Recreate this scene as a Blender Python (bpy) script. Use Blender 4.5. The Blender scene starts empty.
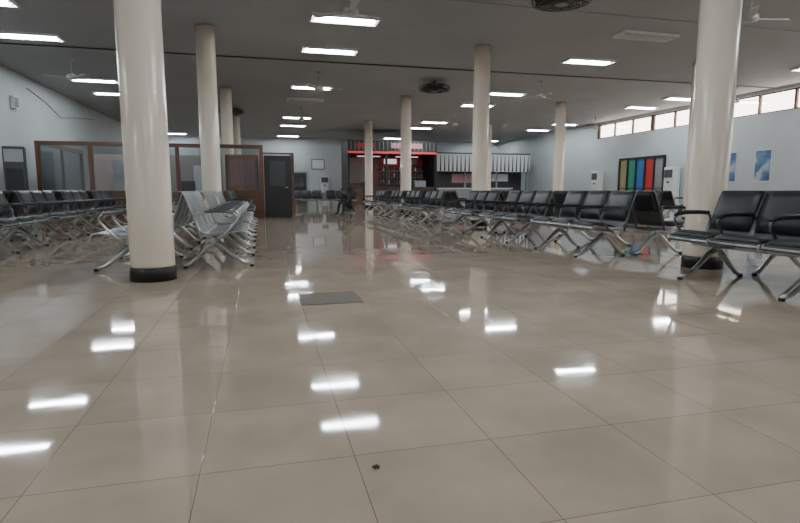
import bpy, bmesh, math, random
from mathutils import Vector, Matrix
random.seed(4)
H=4.45
# ---------------- materials ----------------
def nt(name):
    m=bpy.data.materials.new(name); m.use_nodes=True
    n=m.node_tree; return m,n,n.nodes["Principled BSDF"]
def mat(name,col,rough=.5,metal=0.0,noise=0.0,nscale=8,emit=None,es=0,coat=0,bump=0,spec=.5):
    m,n,b=nt(name)
    b.inputs["Base Color"].default_value=(*col,1); b.inputs["Roughness"].default_value=rough
    b.inputs["Metallic"].default_value=metal; b.inputs["Coat Weight"].default_value=coat
    b.inputs["Specular IOR Level"].default_value=spec
    if emit: b.inputs["Emission Color"].default_value=(*emit,1); b.inputs["Emission Strength"].default_value=es
    if noise>0 or bump>0:
        tc=n.nodes.new("ShaderNodeTexCoord"); t=n.nodes.new("ShaderNodeTexNoise")
        t.inputs["Scale"].default_value=nscale; t.inputs["Detail"].default_value=6
        n.links.new(tc.outputs["Object"],t.inputs["Vector"])
        if noise>0:
            r=n.nodes.new("ShaderNodeMapRange"); r.inputs[3].default_value=1-noise; r.inputs[4].default_value=1+noise
            mx=n.nodes.new("ShaderNodeVectorMath"); mx.operation='SCALE'; mx.inputs[0].default_value=col
            n.links.new(t.outputs["Fac"],r.inputs[0]); n.links.new(r.outputs[0],mx.inputs["Scale"]); n.links.new(mx.outputs[0],b.inputs["Base Color"])
        if bump>0:
            bp=n.nodes.new("ShaderNodeBump"); bp.inputs["Strength"].default_value=bump; bp.inputs["Distance"].default_value=.01
            n.links.new(t.outputs["Fac"],bp.inputs["Height"]); n.links.new(bp.outputs[0],b.inputs["Normal"])
    return m
M={}
M['wall']=mat("wall_paint",(.51,.55,.565),.6,noise=.10,nscale=1.2)
M['ceil']=mat("ceiling_paint",(.35,.365,.385),.8,noise=.14,nscale=.6)
M['column']=mat("cream_gloss_paint",(.82,.71,.59),.25,noise=.04,nscale=3,bump=.08)
M['black']=mat("black_paint",(.008,.008,.008),.5)
M['vinyl']=mat("black_vinyl",(.012,.014,.020),.42,bump=.1,nscale=60)
M['metal']=mat("aluminium",(.55,.57,.59),.28,1.0,noise=.05,nscale=20)
M['rim']=mat("dark_steel_rim",(.16,.165,.175),.35,1.0)
M['white']=mat("white_plastic",(.72,.74,.75),.4,noise=.03)
M['fan']=mat("fan_enamel",(.42,.42,.41),.4,noise=.03)
M['grey']=mat("grey_plastic",(.25,.26,.28),.5,noise=.05)
M['dark']=mat("dark_grey",(.035,.036,.04),.5,noise=.1)
M['wood']=mat("brown_wood",(.10,.042,.024),.35,noise=.3,nscale=12)
M['orange']=mat("orange_wood",(.50,.17,.05),.4,noise=.2,nscale=6)
M['taupe']=mat("taupe_paint",(.38,.30,.27),.6,noise=.1,nscale=2)
M['red']=mat("red_panel",(.50,.03,.03),.4,noise=.1)
M['maroon']=mat("maroon_panel",(.20,.025,.03),.4,noise=.15,nscale=3)
M['neon']=mat("red_sign",(.5,.04,.04),.4,emit=(1,.10,.08),es=.4)
M['pink']=mat("pink_panel",(.55,.25,.26),.4,noise=.1)
M['blue']=mat("blue_panel",(.03,.16,.45),.4,noise=.1)
M['green']=mat("green_panel",(.03,.30,.20),.4,noise=.1)
M['yellow']=mat("yellow_panel",(.35,.32,.16),.4,noise=.1)
M['lit']=mat("fluorescent_tube",(.9,.9,.9),.4,emit=(.88,.96,1.0),es=112)
M['diff']=mat("fluorescent_diffuser",(.8,.8,.8),.4,emit=(.86,.95,1.0),es=5)
M['unlit']=mat("dead_diffuser",(.6,.6,.58),.4,noise=.05)
M['screen']=mat("lit_sign",(.5,.5,.5),.4,emit=(.9,.9,1),es=.8)
M['skin']=mat("skin",(.12,.06,.04),.5,noise=.05)
M['cloth']=mat("dark_cloth",(.02,.022,.03),.8,noise=.2)
M['hatch']=mat("worn_tile",(.17,.145,.125),.75,noise=.15,nscale=10,spec=.12)
M['leaf']=mat("dry_leaf",(.06,.03,.02),.8,noise=.2)

def perf(name,c1,c2,met):
    m,n,b=nt(name)
    tc=n.nodes.new("ShaderNodeTexCoord"); sc=n.nodes.new("ShaderNodeVectorMath"); sc.operation='SCALE'; sc.inputs["Scale"].default_value=1/.026
    fr=n.nodes.new("ShaderNodeVectorMath"); fr.operation='FRACTION'
    sb=n.nodes.new("ShaderNodeVectorMath"); sb.operation='SUBTRACT'; sb.inputs[1].default_value=(.5,.5,.5)
    mu=n.nodes.new("ShaderNodeVectorMath"); mu.operation='MULTIPLY'; mu.inputs[1].default_value=(0,1,1)
    ln=n.nodes.new("ShaderNodeVectorMath"); ln.operation='LENGTH'
    lt=n.nodes.new("ShaderNodeMath"); lt.operation='LESS_THAN'; lt.inputs[1].default_value=.30
    mx=n.nodes.new("ShaderNodeMix"); mx.data_type='RGBA'; mx.inputs[6].default_value=(*c1,1); mx.inputs[7].default_value=(*c2,1)
    L=n.links.new
    L(tc.outputs["Object"],sc.inputs[0]);L(sc.outputs[0],fr.inputs[0]);L(fr.outputs[0],sb.inputs[0]);L(sb.outputs[0],mu.inputs[0]);L(mu.outputs[0],ln.inputs[0])
    L(ln.outputs["Value"],lt.inputs[0]);L(lt.outputs[0],mx.inputs[0]);L(mx.outputs[2],b.inputs["Base Color"])
    b.inputs["Metallic"].default_value=met; b.inputs["Roughness"].default_value=.4
    return m
M['perf']=perf("perforated_steel",(.32,.33,.34),(.03,.03,.03),.7)
M['perfd']=perf("dark_perforated_steel",(.10,.105,.11),(.01,.01,.01),.5)
def floor_mat():
    m,n,b=nt("polished_floor_tiles"); L=n.links.new
    tc=n.nodes.new("ShaderNodeTexCoord"); mp=n.nodes.new("ShaderNodeMapping"); mp.inputs["Location"].default_value=(-.28,-.23,0)
    br=n.nodes.new("ShaderNodeTexBrick"); br.offset=0; br.squash=1
    br.inputs["Scale"].default_value=1; br.inputs["Brick Width"].default_value=.5; br.inputs["Row Height"].default_value=.5
    br.inputs["Mortar Size"].default_value=.0016; br.inputs["Mortar Smooth"].default_value=.4; br.inputs["Bias"].default_value=0
    br.inputs["Color1"].default_value=(.54,.435,.34,1); br.inputs["Color2"].default_value=(.495,.395,.305,1); br.inputs["Mortar"].default_value=(.17,.12,.09,1)
    no=n.nodes.new("ShaderNodeTexNoise"); no.inputs["Scale"].default_value=2.2; no.inputs["Detail"].default_value=8
    r=n.nodes.new("ShaderNodeMapRange"); r.inputs[1].default_value=.3; r.inputs[2].default_value=.7; r.inputs[3].default_value=.84; r.inputs[4].default_value=1.10
    mx=n.nodes.new("ShaderNodeVectorMath"); mx.operation='SCALE'
    L(tc.outputs["Object"],mp.inputs[0]);L(mp.outputs[0],br.inputs["Vector"]);L(tc.outputs["Object"],no.inputs["Vector"])
    L(no.outputs["Fac"],r.inputs[0]);L(br.outputs["Color"],mx.inputs[0]);L(r.outputs[0],mx.inputs["Scale"]);L(mx.outputs[0],b.inputs["Base Color"])
    n2=n.nodes.new("ShaderNodeTexNoise"); n2.inputs["Scale"].default_value=2.4; n2.inputs["Detail"].default_value=1
    L(tc.outputs["Object"],n2.inputs["Vector"])
    bp=n.nodes.new("ShaderNodeBump"); bp.inputs["Strength"].default_value=.03; bp.inputs["Distance"].default_value=.02
    L(n2.outputs["Fac"],bp.inputs["Height"])
    b2=n.nodes.new("ShaderNodeBump"); b2.invert=True; b2.inputs["Strength"].default_value=.3; b2.inputs["Distance"].default_value=.002
    L(br.outputs["Fac"],b2.inputs["Height"]); L(bp.outputs[0],b2.inputs["Normal"]); L(b2.outputs[0],b.inputs["Normal"])
    rr=n.nodes.new("ShaderNodeMapRange"); rr.inputs[1].default_value=.35; rr.inputs[2].default_value=.7; rr.inputs[3].default_value=.025; rr.inputs[4].default_value=.065
    L(no.outputs["Fac"],rr.inputs[0]); L(rr.outputs[0],b.inputs["Roughness"])
    b.inputs["IOR"].default_value=1.48
    return m
M['floor']=floor_mat()
def glass(name,tint,gl=.12):
    m=bpy.data.materials.new(name); m.use_nodes=True; n=m.node_tree; n.nodes.clear()
    o=n.nodes.new("ShaderNodeOutputMaterial"); mx=n.nodes.new("ShaderNodeMixShader"); t=n.nodes.new("ShaderNodeBsdfTransparent"); g=n.nodes.new("ShaderNodeBsdfGlossy")
    t.inputs[0].default_value=(*tint,1); g.inputs["Roughness"].default_value=.03; mx.inputs[0].default_value=gl
    n.links.new(t.outputs[0],mx.inputs[1]);n.links.new(g.outputs[0],mx.inputs[2]);n.links.new(mx.outputs[0],o.inputs[0]); return m
M['glass']=glass("partition_glass",(.74,.76,.78),.10)
M['winglass']=glass("window_glass",(.95,.92,.9),.05)
def poster_mat():
    m,n,b=nt("poster_print"); L=n.links.new
    tc=n.nodes.new("ShaderNodeTexCoord"); t=n.nodes.new("ShaderNodeTexNoise"); t.inputs["Scale"].default_value=2.2; t.inputs["Detail"].default_value=3
    r=n.nodes.new("ShaderNodeValToRGB"); r.color_ramp.elements[0].position=.36; r.color_ramp.elements[0].color=(.03,.08,.22,1)
    r.color_ramp.elements[1].position=.62; r.color_ramp.elements[1].color=(.45,.48,.52,1)
    e=r.color_ramp.elements.new(.5); e.color=(.10,.20,.34,1)
    L(tc.outputs["Object"],t.inputs[0]);L(t.outputs["Fac"],r.inputs[0]);L(r.outputs[0],b.inputs["Base Color"]); return m
M['poster']=poster_mat()

# ---------------- mesh builder ----------------
class MB:
    def __init__(s): s.bm=bmesh.new(); s.mats=[]
    def mi(s,k):
        if k not in s.mats: s.mats.append(k)
        return s.mats.index(k)
    def box(s,c,d,k,bev=0):
        r=bmesh.ops.create_cube(s.bm,size=1,matrix=Matrix.Translation(c)@Matrix.Diagonal((*d,1)))
        vs=r['verts']; fs={f for v in vs for f in v.link_faces}; i=s.mi(k)
        for f in fs: f.material_index=i
        if bev>0:
            es=list({e for v in vs for e in v.link_edges})
            rr=bmesh.ops.bevel(s.bm,geom=es,offset=bev,segments=2,affect='EDGES',profile=.5)
            for f in rr['faces']: f.material_index=i
    def prism(s,pts,y0,y1,k):
        i=s.mi(k); a=[s.bm.verts.new((x,y0,z)) for x,z in pts]; c=[s.bm.verts.new((x,y1,z)) for x,z in pts]; n=len(pts)
        F=[s.bm.faces.new(a),s.bm.faces.new(c[::-1])]+[s.bm.faces.new((a[j],c[j],c[(j+1)%n],a[(j+1)%n])) for j in range(n)]
        for f in F: f.material_index=i
    def tube(s,pts,r,k,seg=10,flat=1.0,caps=True):
        pts=[Vector(p) for p in pts]; n=len(pts); i=s.mi(k)
        rs=r if isinstance(r,(list,tuple)) else [r]*n
        rings=[]; prev=None
        for a in range(n):
            if a==0: t=pts[1]-pts[0]
            elif a==n-1: t=pts[-1]-pts[-2]
            else: t=(pts[a+1]-pts[a]).normalized()+(pts[a]-pts[a-1]).normalized()
            t.normalize()
            if prev is None:
                u=Vector((0,1,0)) if abs(t.y)<.9 else Vector((1,0,0))
            else: u=prev
            u=(u-t*u.dot(t)).normalized(); w=t.cross(u); prev=u
            rings.append([s.bm.verts.new(pts[a]+(u*math.cos(q)*flat+w*math.sin(q))*rs[a]) for q in [2*math.pi*b/seg for b in range(seg)]])
        for a in range(n-1):
            for b in range(seg):
                f=s.bm.faces.new((rings[a][b],rings[a][(b+1)%seg],rings[a+1][(b+1)%seg],rings[a+1][b])); f.material_index=i; f.smooth=True
        if caps:
            for rg in (rings[0][::-1],rings[-1]):
                f=s.bm.faces.new(rg); f.material_index=i
    def lathe(s,prof,c,k,seg=32):
        i=s.mi(k); c=Vector(c); R=[]
        for (r,z) in prof:
            R.append([s.bm.verts.new(c+Vector((r*math.cos(2*math.pi*b/seg),r*math.sin(2*math.pi*b/seg),z))) for b in range(seg)])
        for a in range(len(R)-1):
            for b in range(seg):
                f=s.bm.faces.new((R[a][b],R[a][(b+1)%seg],R[a+1][(b+1)%seg],R[a+1][b])); f.material_index=i; f.smooth=True
        for rg in (R[0][::-1],R[-1]):
            f=s.bm.faces.new(rg); f.material_index=i
    def ribbon(s,prof,y0,y1,th,k,crown=0,ny=1):
        i=s.mi(k); P=[Vector((p[0],0,p[1])) for p in prof]; n=len(P)
        N=[]
        for a in range(n):
            t=(P[min(a+1,n-1)]-P[max(a-1,0)]).normalized(); N.append(Vector((-t.z,0,t.x)))
        G=[]
        for b in range(ny+1):
            y=y0+(y1-y0)*b/ny; e=1-crown*(abs(2*b/ny-1)**4)
            row=[s.bm.verts.new(P[a]+Vector((0,y,0))) for a in range(n)]
            top=[s.bm.verts.new(P[a]+N[a]*th*e*(1 if crown==0 else (.35 if a in(0,n-1) else 1))+Vector((0,y,0))) for a in range(n)]
            G.append((row,top))
        def q(*v):
            f=s.bm.faces.new(v); f.material_index=i; f.smooth=(crown>0)
        for b in range(ny):
            A,B=G[b],G[b+1]
            for a in range(n-1):
                q(A[0][a],A[0][a+1],B[0][a+1],B[0][a]); q(A[1][a],B[1][a],B[1][a+1],A[1][a+1])
            q(A[0][0],B[0][0],B[1][0],A[1][0]); q(A[0][-1],A[1][-1],B[1][-1],B[0][-1])
        for (A,fl) in ((G[0],0),(G[-1],1)):
            for a in range(n-1):
                v=(A[0][a],A[1][a],A[1][a+1],A[0][a+1]); q(*(v if not fl else v[::-1]))
    def mesh(s,name):
        bmesh.ops.recalc_face_normals(s.bm,faces=s.bm.faces)
        me=bpy.data.meshes.new(name); s.bm.to_mesh(me); s.bm.free()
        for k in s.mats: me.materials.append(M[k])
        return me
def put(me,name,loc=(0,0,0),rz=0,parent=None):
    o=bpy.data.objects.new(name,me); bpy.context.collection.objects.link(o); o.location=loc; o.rotation_euler=(0,0,rz)
    if parent: o.parent=parent
    return o
def single(name,fn,loc=(0,0,0),rz=0):
    b=MB(); fn(b); return put(b.mesh(name),name,loc,rz)

# ---------------- shell ----------------
XL,XR,YB,YF=-7.1,17.5,-5.0,38.5
single("floor",lambda b:b.box(((XL+XR)/2,(YB+YF)/2,-.05),(XR-XL+.4,YF-YB+.4,.1),'floor'))
single("ceiling",lambda b:b.box(((XL+XR)/2,(YB+YF)/2,H+.1),(XR-XL+.4,YF-YB+.4,.2),'ceil'))
single("wall_left",lambda b:b.box((XL-.1,(YB+YF)/2,H/2),(.2,YF-YB,H),'wall'))
single("wall_back",lambda b:b.box(((XL+XR)/2,YB-.1,H/2),(XR-XL+.4,.2,H),'wall'))
single("wall_front",lambda b:b.box(((XL+XR)/2,YF+.1,H/2),(XR-XL+.4,.2,H),'wall'))
W0,W1=3.62,4.33
WY0,WY1=1.0,26.0
def rw(b):
    b.box((XR+.1,(YB+YF)/2,W0/2),(.2,YF-YB,W0),'wall')
    b.box((XR+.1,(YB+YF)/2,(W1+H)/2),(.2,YF-YB,H-W1),'wall')
    b.box((XR+.1,(YB+WY0)/2,(W0+W1)/2),(.2,WY0-YB,W1-W0),'wall')
    b.box((XR+.1,(YF+WY1)/2,(W0+W1)/2),(.2,YF-WY1,W1-W0),'wall')
single("wall_right",rw)
def win(b):
    n=18; p=(WY1-WY0)/n
    for z in (W0+.025,W1-.025): b.box((XR+.1,(WY0+WY1)/2,z),(.08,WY1-WY0,.05),'wood')
    for i in range(n+1): b.box((XR+.1,min(max(WY0+i*p,WY0+.04),WY1-.04),(W0+W1)/2),(.08,.09 if i%3 else .22,W1-W0-.1),'wood')
    b.box((XR+.1,(WY0+WY1)/2,(W0+W1)/2),(.006,WY1-WY0-.02,W1-W0-.08),'winglass')
single("window_1",win)
for nm,c,d in (("baseboard_left",(XL+.01,(YB+18.2)/2,.05),(.02,18.2-YB,.1)),("baseboard_right",(XR-.01,(YB+20.5)/2,.05),(.02,20.5-YB,.1)),("baseboard_back",((XL+XR)/2,YB+.01,.05),(XR-XL-.06,.02,.1))):
    single(nm,lambda b:b.box(c,d,'dark'))
def conduit(b):
    b.tube([(-7,15.6,H-.02),(XR-.1,15.6,H-.02)],.018,'dark',6)
    b.tube([(-7,10.1,H-.015),(XR-.1,10.1,H-.015)],.008,'grey',6)
single("trim_1",conduit)

# ---------------- columns ----------------
b=MB()
b.lathe([(.212,.14),(.210,.16),(.204,H-.01)],(0,0,0),'column',48)
b.lathe([(.220,0),(.220,.085),(.214,.14)],(0,0,0),'black',48)
cm=b.mesh("column")
cols=[(-1.09,5.90),(5.02,5.25),(-1.08,13.0),(5.46,13.1),(12,13.1),(-1.1,20.5),(5.46,20.5),(12,20.4),(-1.1,28),(5.46,28),(12.1,28)]
for c in cols: put(cm,"column",(c[0],c[1],0))

# ---------------- ceiling lights ----------------
def fixture(lit):
    b=MB(); L_,W_=1.36,.42
    for sx,sy,dx,dy in ((0,W_/2+.015,L_+.06,.03),(0,-W_/2-.015,L_+.06,.03),(L_/2+.015,0,.03,W_),(-L_/2-.015,0,.03,W_)):
        b.box((sx,sy,-.03),(dx,dy,.06),'white')
    b.box((0,0,-.01),(L_,W_,.02),'diff' if lit else 'unlit')
    for y in (-.06,.06):
        b.tube([(-L_/2+.06,y,-.045),(L_/2-.06,y,-.045)],.02,'lit' if lit else 'unlit',10)
        for x in (-L_/2+.04,L_/2-.04): b.box((x,y,-.04),(.04,.05,.05),'white')
    return b.mesh("light_fixture")
fl=fixture(True); fu=fixture(False)
lights=[(1.8,y) for y in (-2,3,5.5,11.7,14.3,19.4,27.4,30.8,36.6)]+[(8.85,y) for y in (-2,3,6,13.7,18.9,21.7,27.5,30.2,36.5)]+\
 [(-5.1,y) for y in (-2,2,6,12.2,14.7,19.9,22.4,36.8)]+[(15.9,y) for y in (-1,4,8,12.9,18.2,20.5,26.6,29.5,36.6)]  # leading entries of each row are out of view, added for illumination
for x,y in lights: put(fl,"ceiling_light",(x,y,H-.003))
for x,y in ((8.7,11.2),(1.8,22.0),(-5.1,28)): put(fu,"ceiling_light",(x,y,H-.003))

# ---------------- fans ----------------
def fan(b):
    b.lathe([(.05,-.08),(.07,-.04),(.07,0)],(0,0,0),'fan',20)
    b.tube([(0,0,-.03),(0,0,-.42)],.015,'fan',8)
    b.lathe([(.03,-.56),(.12,-.54),(.14,-.49),(.12,-.43),(.03,-.40)],(0,0,0),'fan',24)
    i=b.mi('fan')
    for a in range(3):
        q=a*2*math.pi/3+.5; R=Matrix.Rotation(q,4,'Z')@Matrix.Rotation(.22,4,'X')
        vs=[]
        for z in (-.006,.006):
            for p in ((.1,-.03),(.22,-.05),(.66,-.08),(.70,-.04),(.70,.05),(.64,.07),(.22,.05),(.1,.03)):
                vs.append(b.bm.verts.new((R@Vector((p[0],p[1],z)))+Vector((0,0,-.5))))
        f=[b.bm.faces.new(vs[7::-1]),b.bm.faces.new(vs[8:])]
        for k in range(8): f.append(b.bm.faces.new((vs[k],vs[(k+1)%8],vs[8+(k+1)%8],vs[8+k])))
        for ff in f: ff.material_index=i
b=MB(); fan(b); fm=b.mesh("ceiling_fan")
for i,(x,y) in enumerate([(1.6,9.7),(-4.9,17),(8.6,8.3),(9.0,16.6),(16,15.8),(1.8,17.0),(1.8,24.5),(8.9,24.5),(-5,9),(15.9,23.8)]):
    put(fm,"ceiling_fan",(x,y,H),i*.7)
b=MB()
b.tube([(0,0,0),(0,0,-.2)],.03,'dark',10)
b.lathe([(.10,-.30),(.14,-.24),(.10,-.18)],(0,0,0),'dark',24)
for r,z in ((.52,-.24),(.50,-.18),(.50,-.30),(.38,-.33),(.26,-.345),(.15,-.35),(.38,-.15),(.26,-.14)):
    b.tube([(r*math.cos(a*math.pi/18),r*math.sin(a*math.pi/18),z) for a in range(37)],.007,'dark',6)
for a in range(24):
    q=a*math.pi/12; c,s_=math.cos(q),math.sin(q)
    b.tube([(.1*c,.1*s_,-.35),(.38*c,.38*s_,-.33),(.5*c,.5*s_,-.30),(.52*c,.52*s_,-.24),(.5*c,.5*s_,-.18),(.38*c,.38*s_,-.15),(.1*c,.1*s_,-.14)],.006,'dark',5)
b.lathe([(.13,-.352),(.13,-.34)],(0,0,0),'grey',20)
i=b.mi('black')
for a in range(5):
    R=Matrix.Rotation(a*2*math.pi/5,4,'Z')@Matrix.Rotation(.5,4,'X')
    vs=[b.bm.verts.new((R@Vector((p[0],p[1],0)))+Vector((0,0,-.24))) for p in ((.1,-.04),(.28,-.12),(.44,-.12),(.46,.08),(.3,.12),(.1,.04))]
    b.bm.faces.new(vs).material_index=i
om=b.mesh("caged_fan")
for x,y in ((5.6,17.4),(5.17,8.9),(-1.1,24.5)): put(om,"caged_ceiling_fan",(x,y,H))

# ---------------- benches ----------------
def bench(padded,ns=3):
    b=MB(); p=.56; L_=p*ns
    sh='perfd' if padded else 'perf'; rm='rim' if padded else 'metal'
    prof=[(.335,.385),(.34,.41),(.325,.432),(.28,.44),(.15,.425),(0,.405),(-.09,.405),(-.135,.425),(-.165,.465),(-.20,.56),(-.25,.70),(-.30,.83),(-.325,.88),(-.35,.885)]
    for i in range(ns):
        y0=-L_/2+i*p+.02; y1=y0+p-.04
        b.ribbon(prof,y0,y1,-.006,sh)
        for yy in (y0,y1):
            b.tube([(x,yy,z) for x,z in prof[:8]],.010,'metal',6)
            b.tube([(x,yy,z) for x,z in prof[7:]],.009,rm,6)
        b.tube([(.338,y0,.41),(.338,y1,.41)],.011,'metal',6)
        if padded:
            b.ribbon([(-.06,.405),(.0,.41),(.12,.428),(.27,.447),(.325,.438)][::-1],y0+.012,y1-.012,-.055,'vinyl',.5,8)
            b.ribbon([(-.17,.49),(-.205,.58),(-.25,.71),(-.29,.82),(-.318,.893)],y0+.012,y1-.012,-.042,'vinyl',.5,8)
            b.ribbon([(-.335,.892),(-.31,.82),(-.27,.71),(-.235,.62)],y0+.03,y1-.03,-.012,'vinyl',.4,6)
        b.box((-.02,(y0+y1)/2,.375),(.3,.05,.03),'metal')
    b.tube([(-.03,-L_/2-.02,.345),(-.03,L_/2+.02,.345)],.03,'metal',12,1.0)
    for i in range(ns+1):
        y=-L_/2+i*p
        b.tube([(-.15,y,.36),(-.17,y,.47),(-.205,y,.58),(-.205,y,.63),(-.17,y,.655),(-.05,y,.66),(.12,y,.66),(.21,y,.645),(.25,y,.61),(.24,y,.565),(.19,y,.50),(.10,y,.40),(.02,y,.35)],.013,'metal' if not padded else 'rim',8)
        if padded: b.tube([(-.18,y,.668),(-.05,y,.676),(.12,y,.676),(.21,y,.66),(.245,y,.635)],.018,'black',8,1.1)
        else: b.tube([(-.10,y,.664),(.12,y,.664),(.21,y,.65)],.015,'rim',8)
    for y in ((-L_/2+p*.5),(L_/2-p*.5)):
        b.tube([(-.03,y,.34),(-.03,y,.27)],.035,'metal',10)
        b.tube([(-.04,y,.30),(.05,y,.25),(.18,y,.13),(.30,y,.045),(.40,y,.025)],[.034,.032,.026,.022,.018],'metal',8)
        b.tube([(-.02,y,.30),(-.11,y,.25),(-.22,y,.13),(-.31,y,.045),(-.38,y,.025)],[.034,.032,.026,.022,.018],'metal',8)
        for x in (.385,-.365): b.lathe([(.025,0),(.025,.02),(.015,.03)],(x,y,0),'black',12)
    return b.mesh("waiting_bench")
bp_=bench(True); bn_=bench(False)
def dbl(cx,cy,me=bp_,off=.46):
    put(me,"waiting_bench",(cx+off,cy,0),0); put(me,"waiting_bench",(cx-off,cy,0),math.pi)
for y in (1.9,4.0,7.02,9.15,11.25,14.7,16.9,19.05,21.9): dbl(4.95,y)
for y in (7.22,): dbl(-.98,y,bn_)
for y in (9.4,11.5): dbl(-.98,y,bn_)
for y in (14.9,16.8): dbl(-.98,y,bp_)
for y in (7.3,9.5,11.7,13.9,16.1): dbl(-4.3,y)
for y in (14.9,17.1,23.0,25.2): dbl(12,y)
for x in (2.4,4.3,14): put(bp_,"waiting_bench",(x,30,0),-math.pi/2)

# ---------------- left office partition ----------------
PY=18.35
def part(b):
    top=2.35
    xs=[-6.35,-4.95,-3.7,-2.5,-1.35,.03]
    for x in xs: b.box((x,PY,top/2),(.12,.1,top),'wood')
    for x0,x1 in zip(xs,xs[1:]):
        c=(x0+x1)/2; w=x1-x0-.12
        b.box((c,PY,top-.06),(w,.1,.12),'wood'); b.box((c,PY,.85),(w,.1,.08),'wood'); b.box((c,PY,.05),(w,.1,.1),'wood')
        b.box((c,PY,.45),(w,.04,.72),'wood')
        b.box((c,PY,1.6),(w,.012,1.4),'glass')
single("office_partition",part)
def ret(b):
    top=2.35
    for y in (20.4,22.4): b.box((-6.35,y,top/2),(.1,.1,top),'wood')
    b.box((-6.35,20.45,top-.06),(.1,4,.12),'wood'); b.box((-6.35,20.45,.45),(.04,4,.9),'wood'); b.box((-6.35,20.45,1.6),(.012,4,1.4),'glass')
single("office_side_partition",ret)
single("trim_2",lambda b:(b.box((1.03,PY,1.06),(.08,.1,2.12),'wood'),b.box((.54,PY,2.09),(.9,.1,.06),'wood')))
def doorleaf(b):
    b.box((.54,PY,1.02),(.86,.045,2.02),'black',.005)
    b.box((.54,PY-.026,1.45),(.5,.01,.8),'dark'); b.tube([(.86,PY-.03,1.0),(.86,PY-.08,1.0),(.76,PY-.08,1.0)],.01,'metal',8)
single("door_1",doorleaf)
def side(b):
    b.box((1.02,PY+2.6,1.06),(.08,5,2.12),'taupe')
    b.box((-2.75,PY+5.2,1.15),(7.4,.1,2.3),'taupe')
single("wall_office",side)
def cab(b):
    b.box((0,0,.95),(1.0,.45,1.9),'grey',.01)
    for x in (-.25,.25): b.box((x,-.235,1.0),(.47,.02,1.7),'white',.004)
    for x in (-.05,.05): b.box((x,-.255,1.0),(.02,.02,.15),'metal')
single("storage_cabinet",cab,(-4.3,20.3,0))
single("storage_cabinet",cab,(-2.0,22.5,0))
def screen(b):
    b.box((0,0,1.05),(1.1,.06,2.1),'orange',.01)
    b.box((0,-.035,1.5),(.8,.02,.9),'pink'); b.box((0,-.035,.6),(.9,.02,.6),'wood')
    for x in (-.5,.5): b.box((x,-.04,1.05),(.06,.03,2.0),'wood')
single("wooden_display_board",screen,(-.60,19.3,0))
def desk(b):
    b.box((0,0,.73),(1.6,.7,.05),'wood',.01)
    for x in (-.74,.74): b.box((x,0,.35),(.05,.65,.70),'wood')
    b.box((0,.3,.45),(1.45,.03,.5),'wood')
    b.box((.2,0,.77),(.25,.2,.02),'dark'); b.box((.2,.03,.86),(.04,.03,.18),'dark'); b.box((.2,0,1.05),(.5,.04,.32),'dark',.01)
single("office_desk",desk,(-2.6,19.6,0))

# ---------------- AC units ----------------
def ac(b):
    b.box((0,0,.95),(.55,.38,1.9),'white',.02)
    b.box((0,-.195,1.62),(.46,.02,.34),'dark')
    for i in range(7): b.box((0,-.208,1.49+i*.045),(.45,.015,.012),'grey')
    b.box((0,-.195,.45),(.46,.015,.6),'grey'); b.box((0,-.197,1.25),(.14,.02,.08),'dark')
b=MB(); ac(b); acm=b.mesh("floor_standing_air_conditioner")
put(acm,"floor_standing_air_conditioner",(XR-.26,25.4,0),-math.pi/2)
put(acm,"floor_standing_air_conditioner",(XR-.26,20.0,0),-math.pi/2)
put(acm,"floor_standing_air_conditioner",(4.3,38.2,0),0)
def kio(b):
    b.box((0,0,1.05),(.5,.45,2.1),'dark',.02); b.box((0,-.235,1.85),(.44,.02,.34),'grey'); b.box((0,-.235,1.1),(.4,.02,.8),'black')
single("drinks_cooler",kio,(-6.6,17.4,0),.25)
def ebox(b):
    b.box((XL+.06,18.9,3.5),(.1,.32,.36),'white',.01); b.box((XL+.115,18.9,3.5),(.01,.24,.28),'dark')
single("electrical_box",ebox)
def cable(b): b.tube([(XL+.03,20.0,4.1),(XL+.03,21.5,3.9),(XL+.03,22.9,3.55),(XL+.03,24.5,3.75),(XL+.03,27,4.0)],.012,'dark',6)
single("wall_cable",cable)
# ---------------- right wall items ----------------
for y in (17.3,15.85):
    single("wall_poster",lambda b:(b.box((0,0,0),(.02,.68,1.14),'white'),b.box((-.012,0,0),(.008,.62,1.08),'poster')),(XR-.015,y,1.78))
def coloured(b):
    x=XR-.07
    b.box((x,22.3,2.42),(.08,3.2,.1),'black')
    ks=['grey','red','blue','green','yellow']
    for i,k in enumerate(ks):
        y=21.05+i*.62
        b.box((x+.02,y,1.2),(.03,.54,2.3),k)
        b.box((x-.005,y,1.0),(.02,.5,.03),'black')
    for i in range(6): b.box((x,20.74+i*.622,1.18),(.08,.10,2.36),'black')
single("coloured_panel_screen",coloured)
single("exit_sign",lambda b:(b.box((0,0,0),(.05,.5,.2),'dark',.01),b.box((-.03,0,0),(.01,.42,.13),'green')),(XR-.04,19.0,2.6))

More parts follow.
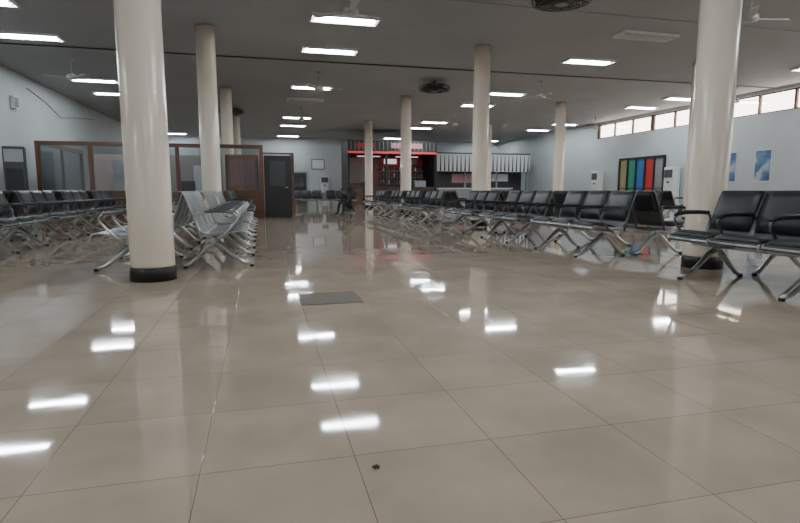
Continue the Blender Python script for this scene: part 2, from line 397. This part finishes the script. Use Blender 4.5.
# ---------------- far kiosk ----------------
def kiosk(b):
    y0,y1=31.5,34.0; x0,x1=4.9,10.3
    b.box(((x0+x1)/2,y0,3.42),(x1-x0,.12,.75),'dark')
    b.box(((x0+x1)/2,y0-.07,3.10),(x1-x0,.03,.12),'neon')
    for i in range(22): b.box((x0+.2+i*.238,y0-.08,3.48),(.03,.04,.5),'grey')
    b.box((8.4,y0-.1,3.5),(1.9,.03,.30),'pink'); b.box((6.0,y0-.1,3.5),(1.1,.03,.26),'red')
    b.box(((x0+x1)/2,(y0+y1)/2,3.75),(x1-x0,y1-y0,.08),'black')
    for x in (x0+.06,x1-.06): b.box((x,(y0+y1)/2,1.85),(.12,y1-y0,3.7),'black')
    b.box((7.2,y0,1.52),(.12,.12,3.04),'black')
    b.box(((x0+x1)/2,y1,1.85),(x1-x0,.1,3.7),'maroon')
    b.box((6.0,y1-.08,2.0),(1.3,.04,1.3),'taupe'); b.box((8.7,y1-.08,2.70),(2.8,.04,.45),'red')
    b.box((6.1,y1-.12,2.80),(1.4,.04,.28),'pink'); b.box((8.0,y1-.12,2.72),(.8,.04,.3),'screen'); b.box((9.3,y1-.12,2.72),(.9,.04,.3),'pink')
    b.box((6.4,y1-1.2,2.95),(1.4,.15,.05),'screen'); b.box((8.8,y1-1.2,2.95),(1.4,.15,.05),'screen')
    for z in (1.3,1.7,2.1): b.box((8.7,y1-.25,z),(2.9,.3,.04),'grey')
    cs=['green','yellow','red','white','blue','orange']
    for i in range(48):
        b.lathe([(.05,0),(.05,.18),(.02,.23),(.02,.28)],(7.35+(i%16)*.175,y1-.25,1.32+.4*(i//16)),cs[(i*7)%6],8)
    b.box(((x0+x1)/2,y0+.2,.52),(x1-x0-.3,.5,1.04),'wood'); b.box(((x0+x1)/2,y0+.15,1.07),(x1-x0-.3,.65,.06),'dark')
    for i in range(5): b.box((x0+.9+i*.9,y0-.06,.52),(.06,.02,.95),'black')
    b.box((9.3,y0+.2,1.3),(.7,.4,.4),'grey',.02); b.box((6.1,y0+.2,1.25),(.5,.35,.3),'dark',.02)
single("refreshment_kiosk",kiosk)
def shop(b):
    x0,x1=10.6,17.2; y0=33
    b.box(((x0+x1)/2,y0-.1,2.65),(x1-x0,.08,1.1),'white')
    n=24; p=(x1-x0)/n
    for i in range(n):
        x=x0+(i+.5)*p
        b.prism([(x-.015,3.12),(x+.015,3.12),(x+.05,2.12),(x-.05,2.12)],y0-.16,y0-.141,'dark')
    b.box(((x0+x1)/2,y0-.1,3.24),(x1-x0,.12,.08),'dark')
    b.box(((x0+x1)/2,y0+1.1,1.6),(x1-x0,.1,3.2),'dark')
    for x in (x0+.05,12.8,15,x1-.05): b.box((x,y0+.2,1.05),(.1,.1,2.1),'grey')
    b.box(((x0+x1)/2-.5,y0+.2,.5),(x1-x0-1.6,.6,1.0),'grey',.02); b.box(((x0+x1)/2-.5,y0+.15,1.03),(x1-x0-1.4,.7,.06),'white')
    b.box((13,y0+1.02,1.7),(1.6,.04,.6),'pink'); b.box((15.6,y0+1.02,1.75),(1.2,.04,.5),'white')
single("shop_counter_with_striped_fascia",shop)
def fd(b):
    b.box((0,0,1.05),(1.3,.08,2.1),'dark'); b.box((0,-.06,2.13),(1.46,.06,.08),'grey')
    for x in (-.69,.69): b.box((x,-.06,1.05),(.08,.06,2.1),'grey')
    b.box((0,-.055,1.5),(1.0,.02,.7),'glass')
single("door_2",fd,(2.4,38.42,0))
single("notice_board",lambda b:(b.box((0,0,0),(.9,.04,.7),'wood'),b.box((0,-.025,0),(.8,.01,.6),'white')),(3.9,38.45,2.7))

# ---------------- floor details ----------------
single("floor_hatch",lambda b:b.box((.53,4.48,.003),(.49,.49,.004),'hatch'))
def leaf(b):
    for q in range(5):
        a=q*1.3; b.tube([(0,0,.004),(.009*math.cos(a),.009*math.sin(a),.006),(.014*math.cos(a+.4),.014*math.sin(a+.4),.003)],[.002,.004,.001],'leaf',6)
single("dry_leaf",leaf,(.335,1.63,0))

# ---------------- seated person ----------------
pe=bpy.data.objects.new("seated_person",None); bpy.context.collection.objects.link(pe)
def skin(name,verts,edges,rad,m,sub=2):
    me=bpy.data.meshes.new(name); me.from_pydata(verts,edges,[]); o=bpy.data.objects.new(name,me); bpy.context.collection.objects.link(o)
    s=o.modifiers.new("s",'SKIN')
    for i,r in enumerate(rad):
        me.skin_vertices[0].data[i].radius=(r,r) if not isinstance(r,tuple) else r
    me.skin_vertices[0].data[0].use_root=True
    u=o.modifiers.new("u",'SUBSURF'); u.levels=sub; u.render_levels=sub
    me.materials.append(M[m]); o.parent=pe; return o
v=[(-.02,0,.32),(.03,0,.46),(.12,0,.62),(.21,0,.72),(.27,0,.76)]
e=[(0,1),(1,2),(2,3),(3,4)]; r=[(.15,.12),(.14,.11),(.16,.12),(.13,.09),.05]
for s in (-1,1):
    k=len(v); v+=[(.02,.10*s,.31),(.37,.17*s,.50),(.44,.18*s,.12),(.46,.18*s,.06),(.57,.20*s,.045)]
    e+=[(0,k),(k,k+1),(k+1,k+2),(k+2,k+3),(k+3,k+4)]; r+=[.09,.065,.045,.042,.035]
    k=len(v); v+=[(.20,.20*s,.68),(.28,.26*s,.48),(.48,.13*s,.55)]
    e+=[(3,k),(k,k+1),(k+1,k+2)]; r+=[.06,.045,.034]
skin("clothed_body",v,e,r,'cloth')
skin("head",[(.27,0,.75),(.31,0,.80),(.36,0,.86),(.38,0,.93),(.425,0,.83)],[(0,1),(1,2),(2,3),(2,4)],[.045,.06,.085,.07,.02],'skin')
skin("hair",[(.315,0,.89),(.35,0,.95),(.40,0,.95)],[(0,1),(1,2)],[.07,.085,.05],'black')
for s in (-1,1):
    hv=[(.48,.13*s,.55),(.54,.09*s,.545)]; he=[(0,1)]; hr=[.028,(.036,.018)]
    for f in range(4):
        k=len(hv); yy=.09*s+(-.027+.018*f); l=(.065,.075,.07,.055)[f]
        hv+=[(.55+l*.5,yy,.54),(.55+l,yy,.51)]; he+=[(1,k),(k,k+1)]; hr+=[.009,.007]
    k=len(hv); hv+=[(.535,.045*s,.535),(.565,.035*s,.52)]; he+=[(0,k),(k,k+1)]; hr+=[.011,.008]
    skin("hand",hv,he,hr,'skin',1)
pe.location=(3.2,19.9,0); pe.rotation_euler=(0,0,math.radians(200))
def stool(b):
    b.lathe([(.14,.16),(.16,.17),(.16,.195),(.14,.20)],(0,0,0),'dark',24)
    for a in range(4):
        q=a*math.pi/2+.78; b.tube([(.09*math.cos(q),.09*math.sin(q),.16),(.14*math.cos(q),.14*math.sin(q),0)],.014,'metal',8)
single("low_stool",stool,(3.2,19.9,0))

# ---------------- world + camera ----------------
w=bpy.data.worlds.new("w"); bpy.context.scene.world=w; w.use_nodes=True
bg=w.node_tree.nodes["Background"]; bg.inputs[0].default_value=(1,.92,.85,1); bg.inputs[1].default_value=9.0
c=bpy.data.cameras.new("cam"); co=bpy.data.objects.new("camera",c); bpy.context.collection.objects.link(co)
c.lens=24.3; c.sensor_width=36; c.clip_start=.05; c.clip_end=200
co.location=(0,0,.9); co.rotation_euler=(math.radians(82.5),0,math.radians(-14.3))
bpy.context.scene.camera=co
